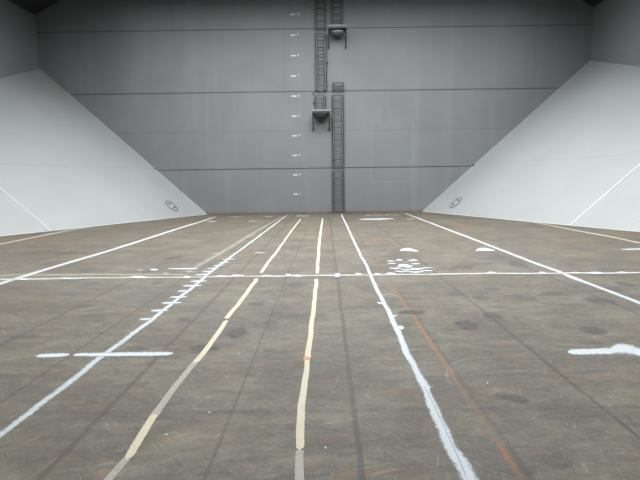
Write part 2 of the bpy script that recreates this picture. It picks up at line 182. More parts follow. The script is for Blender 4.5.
# ------------------------------------------------------------------ materials
def floor_material():
    n = NT('worn_steel_tank_top')
    p = n.pos()
    x, y, z = n.sep(p)
    # wide soft patches, streaks dragged along and across the hold, fine grain
    big = n.noise(p, 0.35, 4, 0.6, 0.6)
    mid = n.noise(n.scale(p, (0.7, 1.6, 1)), 1.3, 6, 0.65, 0.5)
    drag = n.noise(n.scale(p, (0.9, 3.2, 1)), 1.9, 7, 0.75, 0.6)
    along = n.noise(n.scale(p, (5.0, 0.5, 1)), 1.4, 5, 0.65)
    fine = n.noise(n.scale(p, (1.0, 1.5, 1)), 12, 7, 0.8)
    grain = n.noise(p, 90, 3, 0.8)
    c_grey = (0.165, 0.152, 0.130)
    c_dark = (0.092, 0.086, 0.078)
    c_tan = (0.262, 0.226, 0.176)
    c_blue = (0.142, 0.146, 0.152)
    c_rust = (0.215, 0.130, 0.075)
    col = n.mix(n.ss(mid, 0.38, 0.62), c_dark, c_grey)
    col = n.mix(n.ss(drag, 0.45, 0.66, 0, 0.85), col, c_tan)
    col = n.mix(n.ss(n.noise(n.scale(p, (1.2, 2.6, 1)), 2.8, 7, 0.78, 0.8), 0.5, 0.36, 0, 0.55), col, (0.075, 0.07, 0.065))
    col = n.mix(n.ss(big, 0.47, 0.6, 0, 0.7), col, c_blue)
    col = n.mix(n.ss(along, 0.55, 0.8, 0, 0.45), col, c_tan)
    col = n.mix(n.ss(along, 0.45, 0.2, 0, 0.5), col, c_dark)
    # browner plate outside the wings and further in
    rb = n.noise(n.scale(p, (0.5, 1.5, 1)), 0.8, 5, 0.7, 1.0)
    wing = n.ss(n.m('ABSOLUTE', x), 3.0, 6.5)
    inner = n.ss(y, 6.0, 14.0)
    rf = n.m('MULTIPLY', n.ss(rb, 0.42, 0.75), n.m('MULTIPLY_ADD', n.m('MAXIMUM', wing, inner), 0.55, 0.12))
    col = n.mix(rf, col, c_rust)
    # fine contrast
    col = n.mix(n.ss(fine, 0.32, 0.7, 0.0, 1.0), n.mix(0.42, col, (0.06, 0.056, 0.05)), n.mix(0.26, col, (0.34, 0.31, 0.26)))
    g2 = n.noise(p, 38, 5, 0.8)
    col = n.mix(n.ss(g2, 0.5, 0.72, 0.0, 0.55), col, (0.34, 0.31, 0.26))
    col = n.mix(n.ss(g2, 0.48, 0.3, 0.0, 0.55), col, (0.06, 0.056, 0.05))
    col = n.mix(n.ss(grain, 0.3, 0.75, 0.0, 0.35), col, (0.30, 0.28, 0.24))
    # ochre bloom in scattered patches
    oc = n.noise(n.scale(p, (0.8, 1.8, 1)), 1.9, 6, 0.75, 0.8)
    col = n.mix(n.ss(oc, 0.54, 0.68, 0, 0.6), col, (0.30, 0.17, 0.08))
    ol = n.noise(n.scale(p, (1, 1.6, 1)), 0.9, 5, 0.7, 0.8)
    col = n.mix(n.ss(ol, 0.5, 0.62, 0, 0.5), col, (0.215, 0.212, 0.165))
    # little scratches left by grabs and dozers, in several directions
    for ang, sc in ((0.3, 2.0), (-0.9, 2.7), (1.3, 2.3), (2.2, 3.1), (0.8, 4.3)):
        mp = n.node('ShaderNodeMapping', vector_type='TEXTURE'); n.set(mp.inputs['Vector'], p)
        mp.inputs['Rotation'].default_value = (0, 0, ang)
        mp.inputs['Scale'].default_value = (0.7, 0.05, 1)
        s = n.noise(mp.outputs[0], sc, 3, 0.5, 0.8)
        col = n.mix(n.ss(s, 0.65, 0.70, 0, 0.5), col, (0.40, 0.37, 0.31))
        col = n.mix(n.ss(s, 0.34, 0.28, 0, 0.45), col, (0.07, 0.065, 0.06))
    # broad worn and darkened areas
    w1 = n.noise(n.scale(p, (0.8, 1.3, 1)), 1.15, 7, 0.72, 0.5)
    col = n.mix(1.0, col, n.mix(n.ss(w1, 0.36, 0.64), (0.80, 0.79, 0.78), (1.20, 1.20, 1.18)), 'MULTIPLY')
    w2 = n.noise(n.scale(p, (1.0, 2.4, 1)), 3.4, 9, 0.8, 0.7)
    col = n.mix(1.0, col, n.mix(n.ss(w2, 0.38, 0.62), (0.80, 0.80, 0.80), (1.18, 1.17, 1.15)), 'MULTIPLY')
    # long bands over the plate joints and stiffeners below
    wob = n.m('MULTIPLY', n.m('SUBTRACT', n.noise(n.scale(p, (0.2, 1, 1)), 0.8, 3), 0.5), 0.045)
    brk = n.noise(n.scale(p, (2, 1, 1)), 1.1, 4, 0.7)
    edge = n.noise(p, 16, 4, 0.7)
    for x0, k, w, st in ((0.205, 0.0088, 0.020, 0.6), (1.905, 0.0085, 0.018, 0.68), (1.085, 0.001, 0.018, 0.4),
                         (-0.635, 0.0082, 0.012, 0.5), (-1.52, 0.0105, 0.022, 0.65), (-2.35, 0.005, 0.014, 0.6),
                         (-3.20, 0.004, 0.016, 0.75), (3.64, 0.009, 0.016, 0.75), (2.80, 0.004, 0.012, 0.25),
                         (-4.06, 0.0, 0.014, 0.4), (4.50, 0.0, 0.014, 0.35), (5.35, 0.0, 0.014, 0.3), (-5.0, 0.0, 0.014, 0.3)):
        d = n.m('ABSOLUTE', n.m('ADD', n.m('SUBTRACT', n.m('SUBTRACT', x, x0), n.m('MULTIPLY', n.m('SUBTRACT', y, 3.0), k)), wob))
        d = n.m('ADD', d, n.m('MULTIPLY', n.m('SUBTRACT', edge, 0.5), 0.03))
        f = n.m('MULTIPLY', n.ss(d, w * 1.35, w * 0.55), n.ss(brk, 0.25, 0.5, st * 0.45, st))
        col = n.mix(f, col, (0.055, 0.052, 0.05))
    # rust run beside one of them
    for x0, w, st, c in ((1.055, 0.019, 0.95, (0.40, 0.185, 0.075)), (-1.50, 0.06, 0.22, (0.20, 0.13, 0.085)), (-2.33, 0.03, 0.15, (0.2, 0.13, 0.08))):
        d = n.m('ABSOLUTE', n.m('ADD', n.m('SUBTRACT', n.m('SUBTRACT', x, x0 - 0.02), n.m('MULTIPLY', n.m('SUBTRACT', y, 3.0), 0.008)), wob))
        d = n.m('ADD', d, n.m('MULTIPLY', n.m('SUBTRACT', edge, 0.5), 0.06))
        lim = n.ss(y, 9.5, 5.5, 0.25, 1.0)
        f = n.m('MULTIPLY', n.m('MULTIPLY', n.ss(d, w * 1.6, w * 0.2), n.ss(brk, 0.38, 0.58, st * 0.3, st)), lim)
        col = n.mix(f, col, c)
    # cross joints
    for y0, st in ((3.15, 0.22), (4.05, 0.16), (5.9, 0.16), (9.6, 0.2), (12.9, 0.25), (16.9, 0.3), (20.6, 0.3)):
        d = n.m('ABSOLUTE', n.m('ADD', n.m('SUBTRACT', y, y0), n.m('MULTIPLY', wob, 1.0)))
        col = n.mix(n.ss(d, 0.03 + y0 * 0.002, 0.0, 0, st), col, (0.06, 0.055, 0.05))
    # shaped stains and rust spots
    sx = n.m('MULTIPLY', n.m('SUBTRACT', n.noise(p, 5, 4, 0.65), 0.5), 1.0)
    pw = n.comb(n.m('MULTIPLY_ADD', sx, 0.14, x), n.m('MULTIPLY_ADD', sx, 0.30, y), 0.0)
    tex = n.noise(n.scale(p, (1.5, 3, 1)), 7, 5, 0.7)
    def blobs(lst, colour, hard):
        nonlocal col
        acc = None
        for cx, cy, rx, ry, s in lst:
            v = n.node('ShaderNodeVectorMath', operation='SUBTRACT'); n.set(v.inputs[0], pw); v.inputs[1].default_value = (cx, cy, 0)
            v2 = n.scale(v.outputs[0], (1 / rx, 1 / ry, 0))
            ln = n.node('ShaderNodeVectorMath', operation='LENGTH'); n.set(ln.inputs[0], v2)
            f = n.ss(ln.outputs['Value'], 1.15, hard, 0, s)
            acc = f if acc is None else n.m('MAXIMUM', acc, f)
        col = n.mix(n.m('MULTIPLY', acc, n.ss(tex, 0.35, 0.55, 0.3, 1.0)), col, colour)
    blobs(DATA['rusts'], (0.33, 0.17, 0.075), 0.1)
    blobs(DATA['stains'], (0.03, 0.03, 0.031), 0.75)
    # specks of dust and chips
    vo = n.node('ShaderNodeTexVoronoi'); n.set(vo.inputs['Vector'], p); vo.inputs['Scale'].default_value = 6
    sp = n.m('MULTIPLY', n.ss(vo.outputs['Distance'], 0.035, 0.015), n.ss(n.noise(p, 1.1, 2), 0.5, 0.62))
    col = n.mix(n.m('MULTIPLY', sp, 0.6), col, (0.55, 0.52, 0.42))
    h = n.m('ADD', n.m('MULTIPLY', fine, 0.7), n.m('MULTIPLY', mid, 0.8))
    n.bump(h, 0.25, 0.008)
    col = n.mix(1.0, col, (0.70, 0.68, 0.63), 'MULTIPLY')
    return n.finish(col, n.ss(fine, 0.3, 0.7, 0.62, 0.8), 0.0, 0.3)

def wall_paint(name, base, var=0.06, grime=0.0, extra=None, rough=0.55):
    n = NT(name)
    p = n.pos()
    x, y, z = n.sep(p)
    a = n.noise(p, 0.35, 4, 0.55, 0.4)
    b = n.noise(n.scale(p, (1.2, 1.2, 0.25)), 1.6, 5, 0.6)
    c = n.noise(p, 12, 4, 0.6)
    lo = tuple(v * (1 - var) for v in base); hi = tuple(v * (1 + var) for v in base)
    col = n.mix(n.ss(a, 0.35, 0.65), lo, hi)
    col = n.mix(n.ss(b, 0.5, 0.75, 0, 0.35), col, tuple(v * (1 - 1.6 * var) for v in base))
    col = n.mix(n.ss(c, 0.35, 0.7, 0, 0.15), col, hi)
    if grime:
        g = n.ss(n.m('ADD', z, n.m('MULTIPLY', n.m('SUBTRACT', n.noise(p, 2.2, 4), 0.5), 0.25)), 0.22, 0.0, 0, grime)
        col = n.mix(g, col, (0.23, 0.17, 0.12))
    if extra: col = extra(n, col, x, y, z)
    n.bump(n.m('ADD', n.noise(p, 0.9, 2), n.m('MULTIPLY', c, 0.05)), 0.25, 0.02)
    return n.finish(col, rough, 0.0, 0.35)

def bulkhead_extra(n, col, x, y, z):
    p = n.pos()
    # faint weld lines of the plates and repainted panels
    def hline(z0, w, st, c, xa=-20, xb=20):
        nonlocal col
        d = n.m('ABSOLUTE', n.m('SUBTRACT', z, z0))
        f = n.ss(d, w, w * 0.4, 0, st)
        f = n.m('MULTIPLY', f, n.m('MULTIPLY', n.m('GREATER_THAN', x, xa), n.m('LESS_THAN', x, xb)))
        col = n.mix(f, col, c)
    def vline(x0, w, st, c, za, zb):
        nonlocal col
        d = n.m('ABSOLUTE', n.m('SUBTRACT', x, x0))
        f = n.ss(d, w, w * 0.4, 0, st)
        f = n.m('MULTIPLY', f, n.m('MULTIPLY', n.m('GREATER_THAN', z, za), n.m('LESS_THAN', z, zb)))
        col = n.mix(f, col, c)
    dk = (0.12, 0.125, 0.13); lt = (0.42, 0.44, 0.445)
    hline(4.24, 0.03, 0.22, dk)
    for x0, za, zb, s in ((-1.80, 6.27, 9.33, 0.4), (-5.0, 0, 2.3, -0.35), (-4.4, 2.35, 6.2, -0.2), (-7.4, 9.4, 11, 0.3), (-9.4, 6.3, 9.3, 0.2),
                          (11.9, 6.9, 9.3, -0.35), (10.9, 6.3, 9.3, 0.25), (3.75, 6.3, 9.3, 0.12), (-3.4, 6.3, 9.3, 0.12), (7.9, 4, 6.2, 0.15), (-8.4, 2.4, 6.2, 0.15)):
        vline(x0, 0.035, abs(s) * 0.6, lt if s < 0 else dk, za, zb)
    vline(2.60, 0.04, 0.28, lt, 1.58, 4.65); vline(4.78, 0.05, 0.28, lt, 0.1, 4.75)
    hline(1.57, 0.04, 0.3, lt, 2.6, 4.78); hline(4.66, 0.04, 0.18, lt, 2.6, 4.78)
    # wide roller passes
    w = n.noise(n.scale(p, (1, 1, 0.06)), 1.3, 3, 0.5)
    col = n.mix(n.ss(w, 0.5, 0.75, 0, 0.16), col, lt)
    # small rust weep
    dx = n.m('ABSOLUTE', n.m('SUBTRACT', x, 3.28)); dz = n.m('ABSOLUTE', n.m('SUBTRACT', z, 5.0))
    col = n.mix(n.m('MULTIPLY', n.ss(dx, 0.3, 0.0, 0, 0.25), n.ss(dz, 0.8, 0.0)), col, (0.26, 0.22, 0.16))
    return col

def slope_extra(n, col, x, y, z):
    p = n.pos()
    d = n.m('ABSOLUTE', n.m('SUBTRACT', z, 2.42))
    brk = n.noise(p, 0.8, 3)
    col = n.mix(n.m('MULTIPLY', n.ss(d, 0.03, 0.01), n.ss(brk, 0.3, 0.6, 0.08, 0.25)), col, (0.22, 0.23, 0.23))
    for z0 in (4.4,):
        d = n.m('ABSOLUTE', n.m('SUBTRACT', z, z0))
        col = n.mix(n.ss(d, 0.03, 0.01, 0, 0.12), col, (0.3, 0.3, 0.3))
    return col

def paint_material(name, c, fuzz=0.25, opacity=1.0, wear=0.15, wear_c=(0.3, 0.28, 0.24), two=None):
    """road-marking style paint: v of the UV runs -1..1 across the stroke, the spray thins out towards the edge"""
    n = NT(name)
    uv = n.node('ShaderNodeUVMap'); uv.uv_map = 'UVMap'
    u, v, _ = n.sep(uv.outputs[0])
    p = n.pos()
    e = n.m('SUBTRACT', 1.0, n.m('ABSOLUTE', n.m('SUBTRACT', n.m('MULTIPLY', v, 2.0), 1.0)))
    n1 = n.noise(p, 34, 4, 0.7)
    n2 = n.noise(p, 120, 2, 0.8)
    e2 = n.m('ADD', e, n.m('ADD', n.m('MULTIPLY', n.m('SUBTRACT', n1, 0.5), fuzz * 2.2), n.m('MULTIPLY', n.m('SUBTRACT', n2, 0.5), fuzz * 1.2)))
    a = n.ss(e2, 0.02, 0.02 + fuzz * 1.4, 0, opacity)
    w = n.noise(p, 14, 6, 0.8)
    a = n.m('MULTIPLY', a, n.ss(n.noise(p, 30, 5, 0.8), 0.25, 0.5, 1 - wear, 1.0))
    col = n.mix(n.ss(w, 0.48, 0.72, 0, wear), c, wear_c)
    if two: col = n.mix(n.ss(n.noise(p, 3, 3), 0.4, 0.6), col, two)
    n.finish(col, 0.7, 0.0, 0.25)
    n.set(n.bsdf.inputs['Alpha'], a)
    return n.mat

BULK = (0.293, 0.305, 0.311)
SLOPE = (0.395, 0.416, 0.412)
M = {}
M['floor'] = floor_material()
M['bulkhead'] = wall_paint('grey_bulkhead_paint', BULK, 0.05, 0.5, bulkhead_extra)
M['slope'] = wall_paint('pale_grey_slope_paint', SLOPE, 0.035, 0.0, slope_extra)
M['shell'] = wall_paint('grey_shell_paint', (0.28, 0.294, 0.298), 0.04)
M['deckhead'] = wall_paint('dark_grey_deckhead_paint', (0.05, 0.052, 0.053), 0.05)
M['ladder'] = wall_paint('grey_ladder_paint', (0.21, 0.218, 0.225), 0.08)
M['rung'] = wall_paint('dark_rung_paint', (0.07, 0.072, 0.075), 0.08)
M['ladder_dark'] = wall_paint('dark_steel_and_shade', (0.075, 0.078, 0.08), 0.1)  # dark steel parts, also the painted shade behind rails and on front beams
M['platform'] = wall_paint('light_grey_platform_paint', (0.42, 0.43, 0.43), 0.06)
M['weld'] = wall_paint('bright_grey_weld_paint', (0.86, 0.89, 0.88), 0.03)
M['weld_dim'] = wall_paint('pale_grey_weld_paint', (0.60, 0.63, 0.63), 0.03)
M['seal'] = wall_paint('dark_gasket', (0.13, 0.135, 0.135), 0.05)
M['white'] = paint_material('white_spray_paint', (0.56, 0.605, 0.63), 0.5, 0.97, 0.3)
M['white_hard'] = paint_material('white_brush_paint', (0.54, 0.565, 0.56), 0.35, 0.97, 0.35)
M['white_thin'] = paint_material('thin_white_spray', (0.55, 0.57, 0.56), 0.5, 0.7, 0.4)
M['cream'] = paint_material('cream_brush_paint', (0.66, 0.60, 0.45), 0.2, 1.0, 0.25, (0.48, 0.43, 0.34))
M['cream_dull'] = paint_material('dull_cream_paint', (0.43, 0.41, 0.35), 0.12, 0.95, 0.4, (0.3, 0.28, 0.24))
M['cream_trans'] = paint_material('cream_and_white_paint', (0.50, 0.475, 0.41), 0.35, 0.95, 0.5, (0.36, 0.33, 0.28), (0.57, 0.58, 0.56))
M['orange'] = paint_material('orange_rust_tip', (0.72, 0.42, 0.16), 0.2, 0.8, 0.3)
M['faded'] = paint_material('faded_beige_paint', (0.50, 0.47, 0.39), 0.9, 0.7, 0.6, (0.3, 0.28, 0.23))
M['chalk'] = paint_material('chalk', (0.55, 0.51, 0.42), 0.6, 0.6, 0.5)
M['thin_line'] = paint_material('thin_pale_paint', (0.62, 0.55, 0.46), 0.3, 0.9, 0.4)
M['score'] = paint_material('score_line', (0.33, 0.37, 0.40), 0.3, 0.9, 0.2)
def flat_white():
    n = NT('white_stencil_paint')
    return n.finish(n.mix(n.ss(n.noise(n.pos(), 25, 4), 0.4, 0.7, 0, 0.25), (0.95, 0.96, 0.96), (0.8, 0.82, 0.82)), 0.6)
M['seam'] = wall_paint('seam_shade', (0.10, 0.103, 0.106), 0.1)
M['rusty_weld'] = wall_paint('rusty_weld', (0.20, 0.13, 0.085), 0.35)
M['white_solid'] = paint_material('dense_white_spray', (0.60, 0.65, 0.68), 0.42, 1.0, 0.06, (0.45, 0.47, 0.48))
M['stencil'] = flat_white()

# ------------------------------------------------------------------ mesh helpers
def obj(name, bm, mat, parent=None):
    me = bpy.data.meshes.new(name)
    bm.normal_update()
    bm.to_mesh(me); bm.free()
    me.materials.append(mat)
    o = bpy.data.objects.new(name, me)
    COL.objects.link(o)
    if parent: o.parent = parent
    return o
def tag(o, label=None, cat=None, group=None, kind=None):
    if label: o['label'] = label
    if cat: o['category'] = cat
    if group: o['group'] = group
    if kind: o['kind'] = kind
    return o
def thing(name, label, cat, loc=(0, 0, 0), group=None):
    o = bpy.data.objects.new(name, None); COL.objects.link(o)
    o.location = loc; o.empty_display_size = 0.2
    return tag(o, label, cat, group)
def add_box(bm, a, b):
    vs = [bm.verts.new((x, y, z)) for x in (a[0], b[0]) for y in (a[1], b[1]) for z in (a[2], b[2])]
    for f in ((0, 1, 3, 2), (4, 6, 7, 5), (0, 4, 5, 1), (2, 3, 7, 6), (0, 2, 6, 4), (1, 5, 7, 3)):
        bm.faces.new([vs[i] for i in f])
    bmesh.ops.recalc_face_normals(bm, faces=bm.faces[:])
def add_tube(bm, a, b, r, n=8, r2=None):
    a, b = Vector(a), Vector(b); d = (b - a)
    q = d.to_track_quat('Z', 'Y').to_matrix()
    r2 = r if r2 is None else r2
    ra = [bm.verts.new(a + q @ Vector((r * math.cos(t), r * math.sin(t), 0))) for t in [2 * math.pi * i / n for i in range(n)]]
    rb = [bm.verts.new(b + q @ Vector((r2 * math.cos(t), r2 * math.sin(t), 0))) for t in [2 * math.pi * i / n for i in range(n)]]
    for i in range(n):
        bm.faces.new((ra[i], ra[(i + 1) % n], rb[(i + 1) % n], rb[i]))
    bm.faces.new(ra[::-1]); bm.faces.new(rb)
def add_prism(bm, pts, d):
    """polygon (list of Vector) extruded by vector d"""
    d = Vector(d)
    A = [bm.verts.new(Vector(p)) for p in pts]; B = [bm.verts.new(Vector(p) + d) for p in pts]
    n = len(pts)
    bm.faces.new(A); bm.faces.new(B[::-1])
    for i in range(n): bm.faces.new((A[i], B[i], B[(i + 1) % n], A[(i + 1) % n]))
    bmesh.ops.recalc_face_normals(bm, faces=bm.faces[:])
def add_slab(bm, pts, t):
    """planar polygon thickened by vector t away from the hold"""
    add_prism(bm, pts, t)

def stroke(name, rows, mat, z=0.003, jitter=0.0, step=0.06, ends=True, parent=None, grow=1.0, seed=0):
    """a painted stroke lying on the tank top; rows are (left x, left y, right x, right y)"""
    r = random.Random(seed + len(rows) * 7 + int(abs(rows[0][0]) * 1000))
    L = [Vector(q[:2]) for q in rows]; R = [Vector(q[2:4]) for q in rows]
    # resample along the centre line
    cs = [(a + b) / 2 for a, b in zip(L, R)]
    cum = [0.0]
    for i in range(1, len(cs)): cum.append(cum[-1] + (cs[i] - cs[i - 1]).length)
    tot = cum[-1]
    n = max(8, min(500, int(tot / step)))
    wmid = sum((a - b).length for a, b in zip(L, R)) / len(L)
    bm = bmesh.new(); uvl = bm.loops.layers.uv.new('UVMap')
    prev = None
    jl = jr = 0.0
    ph0 = r.uniform(0, 6)
    for k in range(n + 1):
        s = tot * k / n
        i = 0
        while i < len(cum) - 2 and cum[i + 1] < s: i += 1
        t = (s - cum[i]) / max(1e-9, cum[i + 1] - cum[i])
        a = L[i].lerp(L[i + 1], t); b = R[i].lerp(R[i + 1], t); c = (a + b) / 2
        f = grow
        if ends:
            de = min(s, tot - s); hw = (a - b).length / 2
            rr = min(hw, tot * 0.3)
            if de < rr: f *= max(0.08, math.sqrt(max(0.0, 1 - (1 - de / rr) ** 2)))
        jl = jl * 0.6 + r.uniform(-1, 1) * jitter * 0.4; jr = jr * 0.6 + r.uniform(-1, 1) * jitter * 0.4
        a2 = c + (a - c) * (f + jl * (1 if f > 0.5 else 0)); b2 = c + (b - c) * (f + jr * (1 if f > 0.5 else 0))
        if len(rows) > 4 and tot > 1.5:
            nrm = (b - a).normalized() if (b - a).length > 1e-6 else Vector((1, 0))
            wv = 0.055 * min((a - b).length, 0.12) * (math.sin(s * 3.1 + ph0) + 0.6 * math.sin(s * 7.7 + 2 * ph0) + 0.4 * math.sin(s * 17.0 + ph0))
            a2 = a2 + nrm * wv; b2 = b2 + nrm * wv
        m = (a2 + b2) / 2
        row = [bm.verts.new((q.x, q.y, 0)) for q in (a2, m, b2)]
        if prev:
            for j in (0, 1):
                fc = bm.faces.new((prev[0][j], row[j], row[j + 1], prev[0][j + 1]))
                if fc.normal.z < 0: pass
                vv = ((prev[1], j / 2), (s, j / 2), (s, (j + 1) / 2), (prev[1], (j + 1) / 2))
                for lp, q in zip(fc.loops, vv): lp[uvl].uv = q
        prev = (row, s)
    bm.normal_update()
    if bm.faces[:] and sum(f.normal.z for f in bm.faces) < 0:
        bmesh.ops.reverse_faces(bm, faces=bm.faces[:])
    o = obj(name, bm, mat, parent)
    o.location.z = z
    return o

# ------------------------------------------------------------------ the hold
S = 'structure'
# floor
bm = bmesh.new()
add_box(bm, (-17, -7, -0.06), (17, D + 0.3, 0))
tag(obj('floor', bm, M['floor']), 'brown grey worn steel floor of the cargo hold', kind=S)

# far bulkhead: four plate strakes standing 3 cm proud of a backing, grooves between, their shade coloured in by dark strips
bm = bmesh.new()
add_box(bm, (-17, D + 0.03, 0), (17, D + 0.12, DECK_Z))
grooves = [2.33, 6.21, 9.28]
zz = 0.0
for g in grooves + [None]:
    top = (g - 0.022) if g else DECK_Z
    add_box(bm, (-17, D, zz), (17, D + 0.03, top))
    if g: zz = g + 0.022
tag(obj('wall_back', bm, M['bulkhead']), 'grey painted steel bulkhead with depth marks and ladders', kind=S)

for i, g in enumerate(grooves):  # dark strips standing in for the shade inside the grooves
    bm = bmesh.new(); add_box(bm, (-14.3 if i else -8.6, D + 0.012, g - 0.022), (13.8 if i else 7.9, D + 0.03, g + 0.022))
    tag(obj('trim_%d' % (12 + i), bm, M['seam']), 'plate seam across the bulkhead with painted groove shade, %s' % ('lowest', 'middle', 'top')[i], kind=S)

def quad_wall(name, polys, mat, tvec, label):
    bm = bmesh.new()
    for pts in polys:
        add_prism(bm, pts, tvec)
    return tag(obj(name, bm, mat), label, kind=S)

# lower hopper slopes, flaring out towards the camera
LS = [(D, -6.03, -14.25, 7.52), (15.27, -10.28, -14.55, 3.89), (12.2, -11.6, -14.63, 2.76), (-7.0, -11.6, -14.63, 2.76)]
RS = [(D, 5.30, 13.72, 7.54), (14.17, 9.40, 13.95, 4.08), (11.0, 10.57, 14.02, 3.09), (-7.0, 10.57, 14.02, 3.09)]
def slope(rows, sgn, name, label):
    polys = []
    for (y0, f0, k0, z0), (y1, f1, k1, z1) in zip(rows, rows[1:]):
        polys.append([(f0, y0, 0), (k0, y0, z0), (k1, y1, z1), (f1, y1, 0)])
    bm = bmesh.new()
    for p in polys: add_prism(bm, p, (sgn * 0.05, 0, -0.05))
    return tag(obj(name, bm, M['slope']), label, kind=S)
slope(LS, -1, 'wall_left_slope', 'pale grey sloping side plate on the left of the hold')
slope(RS, 1, 'wall_right_slope', 'pale grey sloping side plate on the right of the hold')
SH = 10.13
def shell(rows, sgn, name, label):
    bm = bmesh.new()
    for (y0, f0, k0, z0), (y1, f1, k1, z1) in zip(rows, rows[1:]):
        add_prism(bm, [(k0, y0, z0), (k1, y1, z1), (k1, y1, SH), (k0, y0, SH)], (sgn * 0.06, 0, 0))
    return tag(obj(name, bm, M['shell']), label, kind=S)
shell(LS, -1, 'wall_left', 'grey upright side plating above the left slope')
shell(RS, 1, 'wall_right', 'grey upright side plating above the right slope')
# upper wing tank slopes
def topside(rows, sgn, hx, name, label):
    bm = bmesh.new()
    for (y0, f0, k0, z0), (y1, f1, k1, z1) in zip(rows, rows[1:]):
        add_prism(bm, [(k0, y0, SH), (k1, y1, SH), (hx, y1, DECK_Z), (hx, y0, DECK_Z)], (0, 0, 0.06))
    return tag(obj(name, bm, M['deckhead']), label, kind=S)
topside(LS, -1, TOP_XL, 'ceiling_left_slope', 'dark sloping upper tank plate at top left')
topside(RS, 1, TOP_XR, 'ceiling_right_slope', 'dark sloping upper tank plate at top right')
# deck around the hatch, coaming above
bm = bmesh.new()
add_box(bm, (TOP_XL - .1, HATCH_Y1 + .1, DECK_Z), (TOP_XR + .1, D + 0.1, DECK_Z + 0.06))
add_box(bm, (TOP_XL - .1, -7, DECK_Z), (TOP_XR + .1, HATCH_Y0 - .1, DECK_Z + 0.06))
add_box(bm, (TOP_XL - .1, HATCH_Y0 - .1, DECK_Z), (HATCH_XL - .1, HATCH_Y1 + .1, DECK_Z + 0.06))
add_box(bm, (HATCH_XR + .1, HATCH_Y0 - .1, DECK_Z), (TOP_XR + .1, HATCH_Y1 + .1, DECK_Z + 0.06))
add_box(bm, (HATCH_XL - .1, HATCH_Y0, DECK_Z), (HATCH_XL, HATCH_Y1, DECK_Z + COAMING))
add_box(bm, (HATCH_XR, HATCH_Y0, DECK_Z), (HATCH_XR + .1, HATCH_Y1, DECK_Z + COAMING))
add_box(bm, (HATCH_XL - .1, HATCH_Y1, DECK_Z), (HATCH_XR + .1, HATCH_Y1 + .1, DECK_Z + COAMING))
add_box(bm, (HATCH_XL - .1, HATCH_Y0 - .1, DECK_Z), (HATCH_XR + .1, HATCH_Y0, DECK_Z + COAMING))
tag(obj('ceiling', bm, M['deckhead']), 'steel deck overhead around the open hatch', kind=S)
bm = bmesh.new()
add_box(bm, (-17, -7.1, 0), (17, -7, DECK_Z))
tag(obj('wall_front', bm, M['bulkhead']), 'steel bulkhead behind the camera', kind=S)

# welds: thin beads following the plating
def bead(name, a, b, r, mat, label):
    bm = bmesh.new(); add_tube(bm, a, b, r, 8)
    return tag(obj(name, bm, mat), label, kind=S)
def slope_pt(rows, y, t):
    for (y0, f0, k0, z0), (y1, f1, k1, z1) in zip(rows, rows[1:]):
        if y1 <= y <= y0:
            s = (y0 - y) / (y0 - y1)
            f = Vector((f0 + (f1 - f0) * s, y, 0)); k = Vector((k0 + (k1 - k0) * s, y, z0 + (z1 - z0) * s))
            return f.lerp(k, t)
bead('trim_1', slope_pt(LS, 16.93, 0.0), slope_pt(LS, 16.93, 1.0), 0.02, M['weld'], 'bright weld line running up the left slope')
bead('trim_2', slope_pt(RS, 16.52, 0.0), slope_pt(RS, 16.52, 1.0), 0.028, M['weld'], 'bright weld line running up the right slope')
bead('trim_3', slope_pt(RS, 14.6, 0.0), slope_pt(RS, 14.6, 1.0), 0.010, M['weld_dim'], 'faint weld line at the right edge of the right slope')
bead('trim_4', (LS[0][1], D, 0.0), (LS[0][2], D, LS[0][3]), 0.022, M['weld_dim'], 'weld joining the left slope to the bulkhead')
bead('trim_5', (RS[0][1], D, 0.0), (RS[0][2], D, RS[0][3]), 0.022, M['weld_dim'], 'weld joining the right slope to the bulkhead')
bead('trim_6', (LS[0][2], D, LS[0][3]), (LS[0][2], D, SH), 0.02, M['shell'], 'upright corner weld at the left side')
bead('trim_7', (RS[0][2], D, RS[0][3]), (RS[0][2], D, SH), 0.02, M['shell'], 'upright corner weld at the right side')
bead('trim_8', (LS[0][1], LS[0][0], 0.0), (LS[1][1], LS[1][0], 0.0), 0.018, M['weld_dim'], 'weld along the foot of the left slope')
bead('trim_9', (RS[0][1], RS[0][0], 0.0), (RS[1][1], RS[1][0], 0.0), 0.018, M['weld_dim'], 'weld along the foot of the right slope')
bead('trim_10', (LS[0][2], LS[0][0], SH), (LS[1][2], LS[1][0], SH), 0.02, M['deckhead'], 'corner weld under the left upper tank plate')
bead('trim_11', (RS[0][2], RS[0][0], SH), (RS[1][2], RS[1][0], SH), 0.02, M['deckhead'], 'corner weld under the right upper tank plate')
bm = bmesh.new()
for xx in (LS[0][1], ):
    add_box(bm, (-6.2, D - 0.02, 0), (5.4, D, 0.035))
tag(obj('baseboard_back', bm, M['rusty_weld']), 'rusty weld strip along the foot of the bulkhead', kind=S)

# ------------------------------------------------------------------ depth marks
def digits(text, size, x, z, parent):
    cu = bpy.data.curves.new('number', 'FONT'); cu.body = text; cu.size = size; cu.extrude = 0.001
    cu.offset = 0.002
    t = bpy.data.objects.new('tmp', cu); COL.objects.link(t)
    dg = bpy.context.evaluated_depsgraph_get(); dg.update()
    me = bpy.data.meshes.new_from_object(t.evaluated_get(dg))
    bpy.data.objects.remove(t)
    me.materials.clear(); me.materials.append(M['stencil'])
    o = bpy.data.objects.new('number', me); COL.objects.link(o)
    o.rotation_euler = (math.pi / 2, 0, 0)
    o.location = (x, -0.003, z); o.parent = parent
    return o
near = {1: 'lowest, just above the floor', 2: 'just below the bottom seam', 3: 'second above the bottom seam',
        4: 'above the mark reading 3', 5: 'level with the lower ladder platform', 6: 'just below the middle seam',
        7: 'first above the middle seam', 8: 'midway between the two upper seams', 9: 'just below the top plate seam',
        10: 'topmost, above the top plate seam'}
